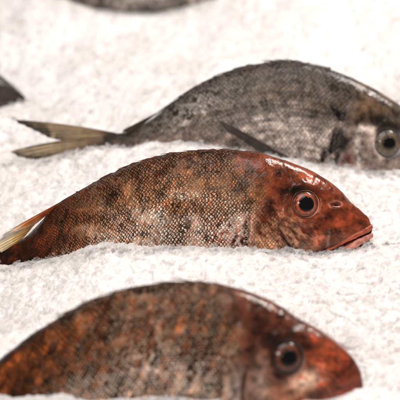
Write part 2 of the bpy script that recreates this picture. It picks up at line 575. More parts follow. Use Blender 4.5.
    def spines(self, pts, n, length, lift, col, wdt=1.6):
        """folded spines lying back along the ridge, joined by a low membrane: one dorsal fin mesh"""
        p = np.array(pts, float)
        VV, QQ, CC = [], [], []
        base = 0
        d = np.concatenate([[0], np.cumsum(np.hypot(*np.diff(p, axis=0).T))]); d /= d[-1]
        for i in range(n):
            t = (i + 0.5) / n
            x = np.interp(t, d, p[:, 0]); y = np.interp(t, d, p[:, 1])
            t2 = min(1.0, t + 0.02)
            tx = np.interp(t2, d, p[:, 0]) - np.interp(max(0, t - .02), d, p[:, 0]); ty = np.interp(t2, d, p[:, 1]) - np.interp(max(0, t - .02), d, p[:, 1])
            L = math.hypot(tx, ty); tx, ty = tx / L, ty / L
            ln = length * (0.8 + 0.4 * rng.random()); lf = lift * (0.6 + 0.8 * rng.random())
            q = np.linspace(0, 1, 12); th = np.linspace(0, 2 * np.pi, 8, endpoint=False)
            cx = x + tx * ln * q; cy = y + ty * ln * q + 1.5 - lf * np.sin(q * 2.0)
            rad = wdt * self.s * (1 - q * 0.85)
            X, Z = self.loc(cx, cy)
            yo = (rng.random() - .5) * 0.03
            V = np.stack([X[:, None] + 0 * th, yo + rad[:, None] * np.cos(th), Z[:, None] + rad[:, None] * np.sin(th)], -1)
            VV.append(V.reshape(-1, 3)); QQ.append(grid_quads(12, 8, True) + base); base += 96
            c = np.array(col) * (0.6 + 0.8 * rng.random())
            CC.append(rgba(c, 96))
        # membrane
        t = np.linspace(0, 1, 240)
        x = np.interp(t, d, p[:, 0]); y = np.interp(t, d, p[:, 1])
        q = np.linspace(-1, 1, 7)
        hgt = 1.8 + 1.6 * vnoise(t * 40, 0 * t, 3)
        X, Z = self.loc(x[:, None] + 0 * q, y[:, None] + 2.5 - hgt[:, None] * (1 - q ** 2) * 1.4)
        V = np.stack([X, 0.035 * q[None] + 0 * X, Z], -1)
        VV.append(V.reshape(-1, 3)); QQ.append(grid_quads(240, 7) + base)
        CC.append(rgba(np.array(col) * 0.8, 240 * 7))
        make_mesh('dorsal_fin', np.concatenate(VV), np.concatenate(QQ), MAT_FIN, self.root, {'tone': np.concatenate(CC)})


def blend(base, col, k):
    return base * (1 - k[..., None]) + np.array(col) * k[..., None]


def pack(rgb, r, g, b):
    one = np.ones(rgb.shape[:2] + (1,))
    rgb = np.clip(rgb, 0.002, 1) ** 1.35 * 2.3
    return np.concatenate([rgb, one], -1), np.stack([r, g, b, np.ones_like(r)], -1)


def gauss(x, y, cx, cy, rx, ry=None, rot=0.0):
    ry = ry or rx
    c, s = math.cos(rot), math.sin(rot)
    dx, dy = x - cx, y - cy
    return np.exp(-((dx * c + dy * s) / rx) ** 2 - ((-dx * s + dy * c) / ry) ** 2)


def curve_x(pts, y):                       # x of an upright line at height y
    return pchip(pts, y)


# ================================================================== middle red fish
M_DOR = [(-75, 292), (-45, 277), (-20, 262), (0, 250.5), (25, 237), (40, 222), (55, 206), (76, 193), (105, 177), (130, 165), (150, 158.5),
         (175, 153), (200, 150.5), (225, 150), (250, 152), (275, 157.5), (300, 166), (325, 178.5), (340, 190), (351, 202), (363.5, 213), (370, 220.5), (372.5, 229)]
M_VEN = [(-75, 318), (-45, 308), (-20, 301), (0, 297), (40, 296), (80, 300), (130, 305), (180, 305), (230, 298), (270, 284), (300, 271),
         (322, 262), (340, 254), (355, 246.5), (365, 241), (370, 236), (372.5, 231)]
M_WID = [(-75, 7), (-20, 10), (25, 14), (80, 22), (150, 29), (210, 31), (250, 32), (290, 27), (325, 22), (345, 17), (360, 13), (372.5, 9)]
M_GILL = [(140, 258), (170, 262), (190, 258), (215, 248.5), (243, 247), (262, 252), (310, 275)]
M_PRE = [(140, 300), (185, 285), (205, 281), (225, 279), (240, 287), (255, 305), (310, 330)]
M_MOUTH = [(371, 231.5), (362, 235), (352, 238.5), (340, 244.5), (328, 249.5), (320, 252)]
M_EYE = (303.8, 201.0)


def m_sculpt(x, y):
    d = x - curve_x(M_GILL, y)
    D = 0.040 * sstep(-1.0, 1.5, d) * np.exp(-np.clip(d, 0, None) / 26.) * sstep(196, 222, y)
    D += -0.034 * np.exp(-((d + 2.0) / 2.2) ** 2) * sstep(208, 222, y)
    p = x - curve_x(M_PRE, y)
    D += 0.018 * sstep(-1, 1.5, p) * np.exp(-np.clip(p, 0, None) / 14.) * sstep(200, 215, y)
    D += -0.012 * np.exp(-((p + 2.) / 1.8) ** 2) * sstep(205, 222, y)
    r = np.hypot(x - M_EYE[0], y - M_EYE[1])
    D += -0.055 * (1 - sstep(10, 15.5, r)) + 0.009 * np.exp(-((r - 18) / 4.) ** 2)
    D += 0.016 * gauss(x, y, 298, 184, 14, 6, 0.25)
    D += -0.06 * np.exp(-(seg_dist(x, y, M_MOUTH) / 1.6) ** 2)
    n = gauss(x, y, 333.5, 202.5, 5.2, 1.6, 0.22)
    D += -0.016 * n + 0.012 * np.clip(gauss(x, y, 333.5, 202.5, 8.5, 4.2, 0.22) - n, 0, 1)
    D += -0.014 * gauss(x, y, 320, 215, 14, 9, -0.5) + 0.012 * gauss(x, y, 352, 216, 16, 6, 0.8)
    head = sstep(0, 14, d)
    D += head * (0.005 * fbm(x / 9, y / 9, 21) + 0.0022 * fbm(x / 3.5, y / 3.5, 5, 3))
    # bony ridges below the eye
    D += -0.010 * np.exp(-(seg_dist(x, y, [(322, 215), (328, 232), (326, 246)]) / 1.8) ** 2)
    D += -0.008 * np.exp(-(seg_dist(x, y, [(300, 223), (312, 236), (318, 250)]) / 2.0) ** 2)
    # flattened flank and folds behind the gill
    D += (1 - head) * (0.012 * fbm(x / 30, y / 22, 31))
    D += -0.014 * np.exp(-((x - 236 + 2.5 * vnoise(y / 7, 0 * y, 3)) / 2.) ** 2) * sstep(224, 236, y)
    return D


def m_paint(x, y):
    zd, zv = pchip(M_DOR, x), pchip(M_VEN, x)
    n1, n2 = fbm(x / 22, y / 16, 41), fbm(x / 7, y / 6, 42)
    h = y - zd
    c = np.zeros(x.shape + (3,)) + np.array([0.185, 0.062, 0.028])
    c = blend(c, (0.33, 0.170, 0.088), sstep(6, 30, h + 18 * n1) * sstep(40, 120, x))            # tan upper flank
    c = blend(c, (0.56, 0.375, 0.285), sstep(44, 66, h + 16 * n1) * sstep(60, 115, x + 30 * n1))   # silvery lower flank
    c = blend(c, (0.115, 0.030, 0.013), (1 - sstep(1, 9, h + 4 * n2)) * (1 - sstep(225, 290, x)))          # dark ridge
    c = blend(c, (0.20, 0.055, 0.022), (1 - sstep(25, 95, x + 30 * n1)) * 0.75)                   # tail end rusty
    c = blend(c, (0.44, 0.15, 0.115), gauss(x, y, 228, 234, 22, 15) * 0.85)
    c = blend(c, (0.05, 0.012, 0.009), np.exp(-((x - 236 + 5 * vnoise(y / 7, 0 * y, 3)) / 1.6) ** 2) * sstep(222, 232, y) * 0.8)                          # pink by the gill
    d = x - curve_x(M_GILL, y)
    up = x - 252 + 14 * n1 - 0.35 * (y - 190)
    head = np.maximum(sstep(-6, 12, d), sstep(-14, 16, up) * sstep(255, 150, y))
    hc = np.zeros(x.shape + (3,)) + np.array([0.24, 0.073, 0.033])
    hc = blend(hc, (0.16, 0.042, 0.016), sstep(0.0, 0.6, n1 + 0.25) * 0.6)
    hc = blend(hc, (0.44, 0.30, 0.22), sstep(222, 243, y + 14 * n2) * (1 - sstep(296, 320, x + 10 * n2)) * 0.85)   # pale lower cheek
    hc = blend(hc, (0.40, 0.20, 0.13), gauss(x, y, 283, 222, 15, 13) * 0.65)
    st = fbm((x + y) / 9., (x - y) / 3.2, 47)
    hc = blend(hc, (0.50, 0.30, 0.19), sstep(0.0, 0.45, st + 0.15) * np.clip(gauss(x, y, 292, 232, 26, 20) + gauss(x, y, 266, 226, 20, 20), 0, 1) * 0.95)
    hc = blend(hc, (0.10, 0.022, 0.012), sstep(0.1, 0.5, -st) * gauss(x, y, 290, 236, 34, 20) * 0.8)
    hc = blend(hc, (0.35, 0.092, 0.040), gauss(x, y, 338, 222, 26, 16) * 0.85)                         # bright red snout
    hc = blend(hc, (0.42, 0.17, 0.11), sstep(0.1, 0.4, n2) * gauss(x, y, 316, 232, 18, 14) * 0.9)
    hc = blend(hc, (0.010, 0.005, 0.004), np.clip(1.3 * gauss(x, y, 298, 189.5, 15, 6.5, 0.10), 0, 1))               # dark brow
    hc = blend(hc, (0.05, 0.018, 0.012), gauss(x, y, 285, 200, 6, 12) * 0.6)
    hc = blend(hc, (0.50, 0.24, 0.18), np.exp(-((np.hypot((x - 333.5) , (y - 202.5) * 2.0) - 6.5) / 1.5) ** 2) * 0.8)
    hc = blend(hc, (0.16, 0.03, 0.018), gauss(x, y, 333.5, 202.5, 5, 1.8, 0.22) * 0.85)
    hc = blend(hc, (0.07, 0.014, 0.008), np.exp(-(seg_dist(x, y, M_MOUTH) / 1.7) ** 2) * 0.9)
    hc = blend(hc, (0.52, 0.36, 0.28), np.exp(-(seg_dist(x, y, [(328, 230), (326, 244)]) / 1.6) ** 2) * 0.7)
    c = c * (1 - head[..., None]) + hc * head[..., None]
    c = blend(c, (0.62, 0.36, 0.28), np.exp(-((d - 3.0) / 2.2) ** 2) * sstep(212, 226, y) * 0.7)  # highlight along the gill cover edge, painted into the colour
    c = blend(c, (0.02, 0.006, 0.005), np.exp(-((d + 1.5) / 2.0) ** 2) * sstep(206, 220, y))  # crease behind that edge, its shade painted dark
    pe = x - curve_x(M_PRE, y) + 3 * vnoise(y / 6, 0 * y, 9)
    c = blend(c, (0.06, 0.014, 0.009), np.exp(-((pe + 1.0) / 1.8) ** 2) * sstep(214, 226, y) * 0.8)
    scal = 1 - head * (1 - 0.55 * sstep(200, 225, y) * (1 - sstep(282, 300, x)) - 0.25 * (1 - sstep(262, 285, x)))
    scal = scal * (1 - 0.75 * gauss(x, y, 240, 234, 13, 18)) * (0.5 + 0.5 * sstep(-0.35, 0.15, fbm(x / 16, y / 12, 51)))
    sk = fbm((x + 0.45 * y) / 3.6, y / 13., 52)
    c = c * (1 - (1 - head) * 0.62 * sstep(0.0, 0.45, sk) * sstep(4, 20, h))[..., None]
    c = c * (1 - (1 - head) * 0.45 * (1 - sstep(6, 30, h + 14 * n1)))[..., None]
    silver = (1 - head) * (0.22 + 0.78 * sstep(36, 62, h + 22 * n1)) * sstep(20, 110, x)
    wet = 0.28 + 0.72 * head
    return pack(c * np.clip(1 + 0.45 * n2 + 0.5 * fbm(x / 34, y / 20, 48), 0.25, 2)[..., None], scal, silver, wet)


mid = Fish('sea_bream', 'rusty red bream in sharp focus between the grey bream and the lowest fish',
           (200, 200), 14.0, M_DOR, M_VEN, M_WID, MAT_RED, m_paint, m_sculpt, nx=900, nphi=300, rows=41)
mid.eye(M_EYE[0], M_EYE[1], 13.2, [(0, (.01, .006, .005)), (0.54, (.012, .006, .005)), (0.58, (.16, .03, .012)), (0.63, (.50, .11, .045)), (0.76, (.36, .07, .028)),
                                   (0.83, (.05, .016, .010)), (0.90, (.30, .10, .06)), (1, (.12, .04, .03))], 0.54)
mid.lip('upper_lip', [(320, 250), (332, 245.5), (346, 238), (358, 233), (367, 229.5), (371, 227)], [0.9, 1.6, 2.1, 2.5, 2.7, 2.7], (0.40, 0.095, 0.05), off=0.0, flat=0.55)
mid.lip('lower_lip', [(326, 255), (338, 251), (350, 245.5), (360, 240.5), (367, 237.5), (371.5, 235.5)], [1.2, 2.4, 3.2, 3.3, 3.0, 2.6], (0.66, 0.27, 0.20), off=0.02, flat=0.6)
mid.spines([(262, 153), (225, 149.5), (200, 150), (175, 152.5), (150, 158), (130, 164.5), (105, 176.5), (76, 192.5)], 12, 24, 0.9, (0.12, 0.03, 0.015), 1.0)
mid.fin('dorsal_fin_tip', [(66, 198.5), (59, 203.5), (53, 209), (46, 215)], [(2, 233), (6, 235), (14, 232.5), (26, 227)],
        [(0.30, 0.055, 0.018), (0.68, 0.15, 0.035), (0.85, 0.33, 0.10), (0.95, 0.68, 0.45)], 7, -0.03, 0.016, 0.10, tipy=-0.05, seed=3)
mid.fin('fin_membrane', [(58, 208), (47, 215), (37, 223)], [(2, 234), (-2, 239), (-6, 245)],
        [(0.75, 0.45, 0.28), (0.95, 0.82, 0.70), (0.97, 0.92, 0.88)], 7, 0.0, 0.010, 0.05, tipy=-0.02, seed=31)
mid.fin('soft_fin_rays', [(36, 223), (29, 231), (24, 237), (16, 243)], [(-12, 247), (-10, 250), (-6, 252), (0, 252)],
        [(0.26, 0.11, 0.03), (0.78, 0.48, 0.15), (0.95, 0.75, 0.42), (0.97, 0.88, 0.70)], 5, -0.05, 0.014, 0.08, tipy=-0.04, seed=5)
mid.fin('tail_fin', [(-66, 287), (-72, 300), (-70, 316)], [(-160, 285), (-125, 318), (-165, 350)], [(0.2, 0.06, 0.03), (0.3, 0.1, 0.05), (0.35, 0.14, 0.08)], 16, 0, 0.014, 0.05, seed=8)

# ================================================================== front brown fish
F_DOR = [(-95, 446), (-70, 425), (-40, 397), (-15, 372), (0, 359), (15, 347), (30, 336), (50, 323), (75, 308), (100, 297), (125, 289), (150, 284), (175, 281.5), (195, 281),
         (220, 284), (245, 290), (262, 296.5), (280, 306), (300, 319), (322, 331), (339, 343.5), (354, 359), (360, 370), (362.8, 381), (363.6, 394)]
F_VEN = [(-95, 478), (-40, 472), (30, 470), (110, 470), (180, 466), (240, 452), (285, 434), (315, 420), (340, 408), (355, 402), (361.5, 398), (363.6, 395.5)]
F_WID = [(-95, 8), (-40, 14), (40, 26), (120, 34), (190, 37), (235, 36), (275, 31), (310, 25), (335, 19), (350, 15), (363.6, 11)]
F_GILL = [(270, 232), (300, 240), (340, 232), (370, 222), (400, 219), (430, 228), (480, 250)]
F_PRE = [(270, 285), (330, 262), (360, 247), (385, 243), (410, 250), (480, 290)]
F_MOUTH = [(359, 393.5), (350, 396), (335, 400), (318, 408), (306, 415)]
F_EYE = (286.0, 351.0)


def f_sculpt(x, y):
    d = x - curve_x(F_GILL, y)
    D = 0.040 * sstep(-1.2, 2, d) * np.exp(-np.clip(d, 0, None) / 30.) * sstep(310, 350, y)
    D += -0.022 * np.exp(-((d + 2.2) / 2.4) ** 2) * sstep(330, 365, y)
    p = x - curve_x(F_PRE, y)
    D += 0.020 * sstep(-1, 2, p) * np.exp(-np.clip(p, 0, None) / 16.) * sstep(350, 370, y)
    D += -0.018 * np.exp(-((p + 2.) / 2.2) ** 2) * sstep(352, 372, y)
    r = np.hypot(x - F_EYE[0], y - F_EYE[1])
    D += -0.06 * (1 - sstep(12, 18.5, r)) + 0.010 * np.exp(-((r - 22) / 5.) ** 2)
    D += 0.012 * gauss(x, y, 280, 333, 17, 7, 0.35)
    D += -0.05 * np.exp(-(seg_dist(x, y, F_MOUTH) / 1.9) ** 2)
    D += -0.03 * gauss(x, y, 318, 356, 6, 2.2, 0.3)
    head = sstep(0, 16, d)
    D += head * (0.006 * fbm(x / 11, y / 11, 61) + 0.0025 * fbm(x / 4, y / 4, 5, 3)) + (1 - head) * 0.012 * fbm(x / 34, y / 26, 33)
    return D


def f_paint(x, y):
    zd = pchip(F_DOR, x)
    n1, n2 = fbm(x / 26, y / 18, 71), fbm(x / 8, y / 7, 72)
    h = y - zd
    c = np.zeros(x.shape + (3,)) + np.array([0.16, 0.062, 0.026])
    c = blend(c, (0.26, 0.085, 0.025), gauss(x, y, 40, 350, 55, 40) * 0.55)
    c = blend(c, (0.36, 0.12, 0.03), gauss(x, y, 78, 325, 34, 7, -0.48) * 0.8)
    c = blend(c, (0.27, 0.112, 0.054), sstep(24, 50, h + 22 * n1) * sstep(60, 110, x))
    c = blend(c, (0.58, 0.385, 0.29), sstep(62, 96, h + 20 * n1) * sstep(30, 90, x + 30 * n1))
    c = blend(c, (0.055, 0.018, 0.009), 1 - sstep(1, 10, h + 5 * n2))
    d = x - curve_x(F_GILL, y)
    head = np.maximum(sstep(-6, 14, d), sstep(-16, 16, x - 238 + 16 * n1 - 0.3 * (y - 330)) * sstep(400, 300, y))
    hc = np.zeros(x.shape + (3,)) + np.array([0.155, 0.058, 0.033])
    hc = blend(hc, (0.045, 0.014, 0.008), gauss(x, y, 270, 334, 24, 13, 0.4) * 0.8)
    hc = blend(hc, (0.04, 0.014, 0.009), gauss(x, y, 286, 356, 21, 20) * 0.55)
    hc = blend(hc, (0.42, 0.11, 0.045), gauss(x, y, 322, 366, 22, 24) * 0.9)
    st = fbm((x + y) / 10., (x - y) / 4., 77)
    hc = blend(hc, (0.70, 0.42, 0.30), sstep(0.05, 0.5, st) * gauss(x, y, 300, 384, 34, 18) * 0.9)
    hc = blend(hc, (0.07, 0.018, 0.010), sstep(0.1, 0.5, -st) * gauss(x, y, 310, 372, 50, 30) * 0.8)
    hc = blend(hc, (0.30, 0.07, 0.03), gauss(x, y, 348, 386, 18, 16) * 0.8)
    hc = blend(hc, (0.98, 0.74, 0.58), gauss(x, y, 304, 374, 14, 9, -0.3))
    hc = blend(hc, (0.45, 0.24, 0.16), gauss(x, y, 285, 392, 26, 14) * 0.7)
    hc = blend(hc, (0.66, 0.56, 0.50), gauss(x, y, 231, 378, 12, 22) * 0.8)
    hc = blend(hc, (0.56, 0.43, 0.36), gauss(x, y, 258, 374, 9, 24) * 0.7)
    hc = blend(hc, (0.42, 0.085, 0.04), sstep(0.15, 0.45, n2) * gauss(x, y, 320, 362, 40, 40) * 0.8)
    hc = blend(hc, (0.46, 0.12, 0.06), sstep(385, 398, y + 8 * n2) * sstep(285, 310, x) * 0.7)
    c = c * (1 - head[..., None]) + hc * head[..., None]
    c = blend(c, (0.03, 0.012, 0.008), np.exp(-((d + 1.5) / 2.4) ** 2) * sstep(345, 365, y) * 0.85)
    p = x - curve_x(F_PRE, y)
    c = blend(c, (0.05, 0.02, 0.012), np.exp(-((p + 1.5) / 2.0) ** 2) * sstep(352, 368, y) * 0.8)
    c = blend(c, (0.05, 0.016, 0.009), gauss(x, y, 255, 318, 22, 12, 0.5) * 0.6)
    scal = 1 - head * 0.92
    scal = scal * (0.4 + 0.6 * sstep(-0.35, 0.15, fbm(x / 18, y / 14, 53)))
    sk = fbm((x + 0.45 * y) / 4.6, y / 15., 54)
    c = c * (1 - (1 - head) * 0.68 * sstep(-0.05, 0.40, sk) * sstep(4, 20, h))[..., None]
    c = c * (1 + (1 - head) * 0.8 * sstep(0.05, 0.5, -sk))[..., None]
    silver = (1 - head) * (0.30 + 0.70 * sstep(40, 80, h + 20 * n1)) * sstep(10, 90, x)
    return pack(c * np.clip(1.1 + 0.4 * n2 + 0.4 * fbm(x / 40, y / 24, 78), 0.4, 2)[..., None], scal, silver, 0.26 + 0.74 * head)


front = Fish('sea_bream', 'dark brown bream lowest in the photo, nearest the viewer and slightly blurred',
             (200, 360), 12.2, F_DOR, F_VEN, F_WID, MAT_BROWN, f_paint, f_sculpt, nx=820, nphi=260, rows=36)
front.eye(F_EYE[0], F_EYE[1], 16.5, [(0, (.006, .004, .004)), (0.45, (.008, .004, .004)), (0.52, (.05, .015, .008)), (0.62, (.20, .058, .024)), (0.74, (.10, .026, .012)),
                                     (0.80, (.03, .014, .010)), (0.9, (.06, .025, .018)), (1, (.10, .045, .03))], 0.46, rim=(0.10, 0.045, 0.03))
front.lip('upper_lip', [(306, 412), (322, 404), (338, 398), (351, 394.5), (360, 393)], [2, 2.8, 3.2, 3.4, 3.2], (0.36, 0.08, 0.04))
front.lip('lower_lip', [(310, 419), (326, 411), (340, 404.5), (350, 400.5), (355.5, 398)], [2, 3, 3.6, 3.4, 3.0], (0.42, 0.14, 0.09), off=0.01)
front.spines([(245, 290), (220, 284), (195, 281), (175, 281.5), (150, 284), (125, 289), (100, 297), (75, 308), (50, 323), (30, 336)], 13, 30, 1.6, (0.10, 0.03, 0.015), 1.2)
front.fin('tail_fin', [(-86, 440), (-93, 455), (-92, 474)], [(-190, 440), (-150, 476), (-195, 512)], [(0.15, 0.05, 0.025), (0.24, 0.09, 0.04), (0.3, 0.13, 0.07)], 16, 0, 0.014, 0.05, seed=9)

# ================================================================== back grey fish
B_DOR = [(104, 136), (113, 134), (125, 132.5), (138, 127), (150, 120), (165, 108.5), (180, 98), (195, 88), (210, 80), (230, 72), (250, 66.5), (275, 62.5), (295, 62.5), (320, 67.5),
         (345, 76), (370, 87), (385, 95.5), (400, 105.5), (420, 123), (436, 142), (447, 160), (450, 171)]
B_VEN = [(104, 144), (113, 146), (125, 150), (150, 165), (180, 182), (220, 200), (265, 214), (310, 217), (350, 212), (385, 204), (415, 194), (436, 184), (447, 177), (450, 173)]
B_WID = [(104, 4), (125, 7), (160, 14), (210, 23), (270, 30), (320, 31), (360, 28), (395, 23), (425, 16), (440, 11), (450, 7)]
B_GILL = [(50, 348), (90, 350), (112, 342), (135, 334), (160, 332), (190, 340), (230, 360)]
B_PRE = [(50, 385), (110, 362), (125, 355), (145, 353), (165, 355), (185, 366), (230, 400)]
B_EYE = (385.0, 141.0)


def b_sculpt(x, y):
    d = x - curve_x(B_GILL, y)
    D = 0.040 * sstep(-1.2, 2, d) * np.exp(-np.clip(d, 0, None) / 26.) * sstep(95, 125, y)
    D += -0.03 * np.exp(-((d + 2.2) / 2.6) ** 2) * sstep(110, 130, y)
    p = x - curve_x(B_PRE, y)
    D += 0.028 * sstep(-1, 1.5, p) * np.exp(-np.clip(p, 0, None) / 9.) * sstep(118, 130, y)
    D += -0.025 * gauss(x, y, 343, 145, 7, 16)
    r = np.hypot(x - B_EYE[0], y - B_EYE[1])
    D += -0.055 * (1 - sstep(9, 15, r)) + 0.010 * np.exp(-((r - 18) / 4.) ** 2)
    D += 0.010 * gauss(x, y, 384, 123, 14, 6, 0.3)
    head = sstep(0, 14, d)
    D += head * 0.008 * fbm(x / 10, y / 10, 81) + (1 - head) * 0.010 * fbm(x / 34, y / 26, 83)
    D += -0.006 * np.exp(-(seg_dist(x, y, [(150, 128), (215, 112), (270, 104), (335, 115)]) / 1.6) ** 2)
    return D


def b_paint(x, y):
    zd = pchip(B_DOR, x)
    n1, n2 = fbm(x / 26, y / 18, 91), fbm(x / 8, y / 7, 92)
    h = y - zd
    c = np.zeros(x.shape + (3,)) + np.array([0.075, 0.054, 0.040])
    c = blend(c, (0.17, 0.135, 0.11), sstep(14, 38, h + 16 * n1))
    c = blend(c, (0.47, 0.41, 0.375), sstep(36, 70, h + 18 * n1))
    c = blend(c, (0.27, 0.21, 0.18), sstep(120, 140, y) * (1 - sstep(215, 270, x)) * 0.8)
    c = blend(c, (0.16, 0.105, 0.07), gauss(x, y, 285, 92, 20, 9) * 0.7)
    ln = fbm(x / 26., h / 2.6, 95)
    c = c * (1 + 0.9 * ln)[..., None]
    c = blend(c, (0.62, 0.56, 0.50), sstep(0.1, 0.5, fbm(x / 5, y / 4, 96)) * gauss(x, y, 195, 110, 34, 12, -0.6) * 0.9)  # white glints on the shoulder, painted into the colour
    c = blend(c, (0.035, 0.024, 0.018), 1 - sstep(1, 8, h + 4 * n2))
    c = blend(c, (0.05, 0.035, 0.026), (1 - sstep(2, 10, h)) * (1 - sstep(140, 165, x)))
    d = x - curve_x(B_GILL, y)
    head = np.maximum(sstep(-6, 14, d), sstep(-10, 20, x - 352 + 12 * n1) * sstep(150, 70, y))
    hc = np.zeros(x.shape + (3,)) + np.array([0.13, 0.095, 0.07])
    hc = blend(hc, (0.33, 0.265, 0.235), sstep(118, 140, y + 10 * n2))
    hc = blend(hc, (0.16, 0.10, 0.06), gauss(x, y, 362, 106, 22, 10) * 0.7)
    hc = blend(hc, (0.040, 0.028, 0.022), gauss(x, y, 383, 125, 19, 8, 0.1) * 0.95)
    c = c * (1 - head[..., None]) + hc * head[..., None]
    p = x - curve_x(B_PRE, y)
    c = blend(c, (0.62, 0.55, 0.50), np.exp(-((p - 1) / 3.0) ** 2) * sstep(122, 130, y) * 0.85)
    c = blend(c, (0.62, 0.54, 0.48), gauss(x, y, 360, 127, 9, 3.5, 0.05) * 0.9)
    c = blend(c, (0.62, 0.55, 0.50), np.exp(-(seg_dist(x, y, [(369, 128), (371, 142), (377, 155)]) / 3.0) ** 2) * 0.7)
    dk = np.array([0.010, 0.006, 0.006])
    for g in ((338, 113, 9, 7, 0.2, 1.0), (331, 141, 6, 13, 0.45, 1.0), (342, 140, 8, 9, 0, .9), (321, 152, 3.5, 9, 0.15, .9), (333, 158, 3, 10, 0.3, .8), (345, 156, 7, 10, 0, .55)):
        k = gauss(x, y, *g[:5]) * g[5]
        c = blend(c, dk, sstep(0.18, 0.85, k + 0.4 * n2))
    c = blend(c, (0.55, 0.47, 0.42), gauss(x, y, 326, 130, 7, 3, -0.4) * 0.8)
    c = blend(c, (0.30, 0.10, 0.09), gauss(x, y, 346, 158, 6, 9) * 0.5)
    scal = 1 - head * 0.85
    silver = (1 - head) * (0.20 + 0.6 * gauss(x, y, 190, 110, 40, 12, -0.5))
    return pack(c * (1 + 0.22 * n2)[..., None], scal * 0.62, silver, 0.30 + 0.5 * head)


back = Fish('sea_bream', 'silver grey bream behind the red one, its forked tail lying on the ice',
            (270, 130), 15.3, B_DOR, B_VEN, B_WID, MAT_GREY, b_paint, b_sculpt, nx=760, nphi=240, rows=36)
GREY_EYE = [(0, (.008, .006, .005)), (0.34, (.012, .008, .006)), (0.42, (.05, .035, .022)), (0.55, (.15, .10, .060)), (0.70, (.20, .145, .095)), (0.80, (.05, .04, .03)), (0.86, (.30, .25, .21)), (0.9, (.06, .045, .035)), (1, (.12, .09, .075))]
back.eye(B_EYE[0], B_EYE[1], 14.0, GREY_EYE, 0.43, rim=(0.16, 0.13, 0.115))
back.lip('upper_lip', [(408, 181), (424, 177), (438, 173), (446, 170)], [1.8, 2.6, 3, 3], (0.3, 0.22, 0.18))
back.lip('lower_lip', [(412, 187), (426, 183), (438, 179), (445, 176)], [1.8, 2.8, 3.2, 2.8], (0.36, 0.28, 0.24), off=0.01)
back.spines([(330, 69), (295, 61.5), (275, 61.5), (250, 65.5), (230, 71), (210, 79), (195, 87), (180, 97), (165, 107.5)], 12, 22, 1.2, (0.05, 0.035, 0.028), 1.1)
back.fin('dorsal_fin_tip', [(164, 109), (154, 116), (146, 122), (140, 127)], [(118, 132), (120, 133), (124, 134), (128, 134)], [(0.05, 0.035, 0.022), (0.11, 0.08, 0.045), (0.15, 0.115, 0.07)], 6, -0.05, 0.012, 0.08, seed=13)
TC = [(0.20, 0.13, 0.095), (0.46, 0.31, 0.19), (0.68, 0.51, 0.32), (0.58, 0.44, 0.28), (0.06, 0.042, 0.025)]
back.fin('tail_fin', [(117, 133), (112, 136), (110, 140), (109, 143), (110, 146)],
         [(11, 119.5), (14, 121.5), (24, 126.5), (34, 131.5), (46, 137.5), (60, 141), (71, 142.5), (62, 143.5), (45, 143), (25, 147), (9, 151.5), (14, 156), (30, 160), (52, 158), (72, 153)],
         TC, 24, 0.0, 0.016, 0.02, -2.0, tipy=0.04, seed=15)
back.fin('pectoral_fin', [(288, 156), (288, 161), (285, 166)], [(216, 117.5), (218, 120.5), (224, 127)], [(0.05, 0.034, 0.028), (0.07, 0.05, 0.04), (0.09, 0.065, 0.055)], 6, 0.0, 0.004, 0.03, 0.0, onbody=True, seed=19)
# stiff dark leading ray of that fin
back.lip('fin_ray', [(219, 119), (238, 128.5), (256, 138), (272, 147), (288, 156)], [0.4, 0.9, 1.2, 1.4, 1.4], (0.045, 0.028, 0.02), off=0.012, both=False)

# ================================================================== two more grey fish, mostly outside the frame
def shifted(pts, ox, oy, k=1.0):
    return [(ox + (x - 450) * k, oy + (y - 171) * k) for x, y in pts]


def plain_sculpt(dor, ox, oy, k):
    def f(x, y):
        return b_sculpt((x - ox) / k + 450, (y - oy) / k + 171)
    return f


def plain_paint(ox, oy, k, mul):
    def f(x, y):
        t, m = b_paint((x - ox) / k + 450, (y - oy) / k + 171)
        t[..., :3] *= mul
        return t, m
    return f


# left edge: only the pointed front of the head shows
ox, oy, k = 26, 99, 0.9
L_DOR = [(ox + (x - 450) * k, oy + (y - 171) * k) for x, y in B_DOR[:-4]] + [(-12, 66), (0, 75), (12, 84.5), (21, 92.5), (26, 98)]
L_DOR = [p for p in L_DOR if p[0] < -22 or p in L_DOR[-5:]]
L_VEN = [(ox + (x - 450) * k, oy + (y - 171) * k) for x, y in B_VEN[:-3]] + [(0, 116), (14, 108), (22, 102.5), (26, 100)]
L_VEN = [p for p in L_VEN if p[0] < -6 or p in L_VEN[-4:]]
left = Fish('sea_bream', 'dark grey fish cut off by the left edge, only its pointed tip showing',
            (-20, 95), 16.5, L_DOR, L_VEN, [(x, w * (0.5 if x > 10 else 1)) for (x, _), (_, w) in zip(shifted(B_WID, ox, oy, k), B_WID)], MAT_GREY, plain_paint(ox, oy, k, 0.15), plain_sculpt(L_DOR, ox, oy, k), nx=300, nphi=110, rows=30)
left.eye(ox + (B_EYE[0] - 450) * k, oy + (B_EYE[1] - 171) * k, 12.5, GREY_EYE, 0.38, rim=(0.16, 0.13, 0.115))
left.fin('tail_fin', [(-282, 66), (-287, 70), (-286, 75)], [(-370, 52), (-345, 72), (-372, 92)], TC, 14, 0, .02, .05, seed=21)

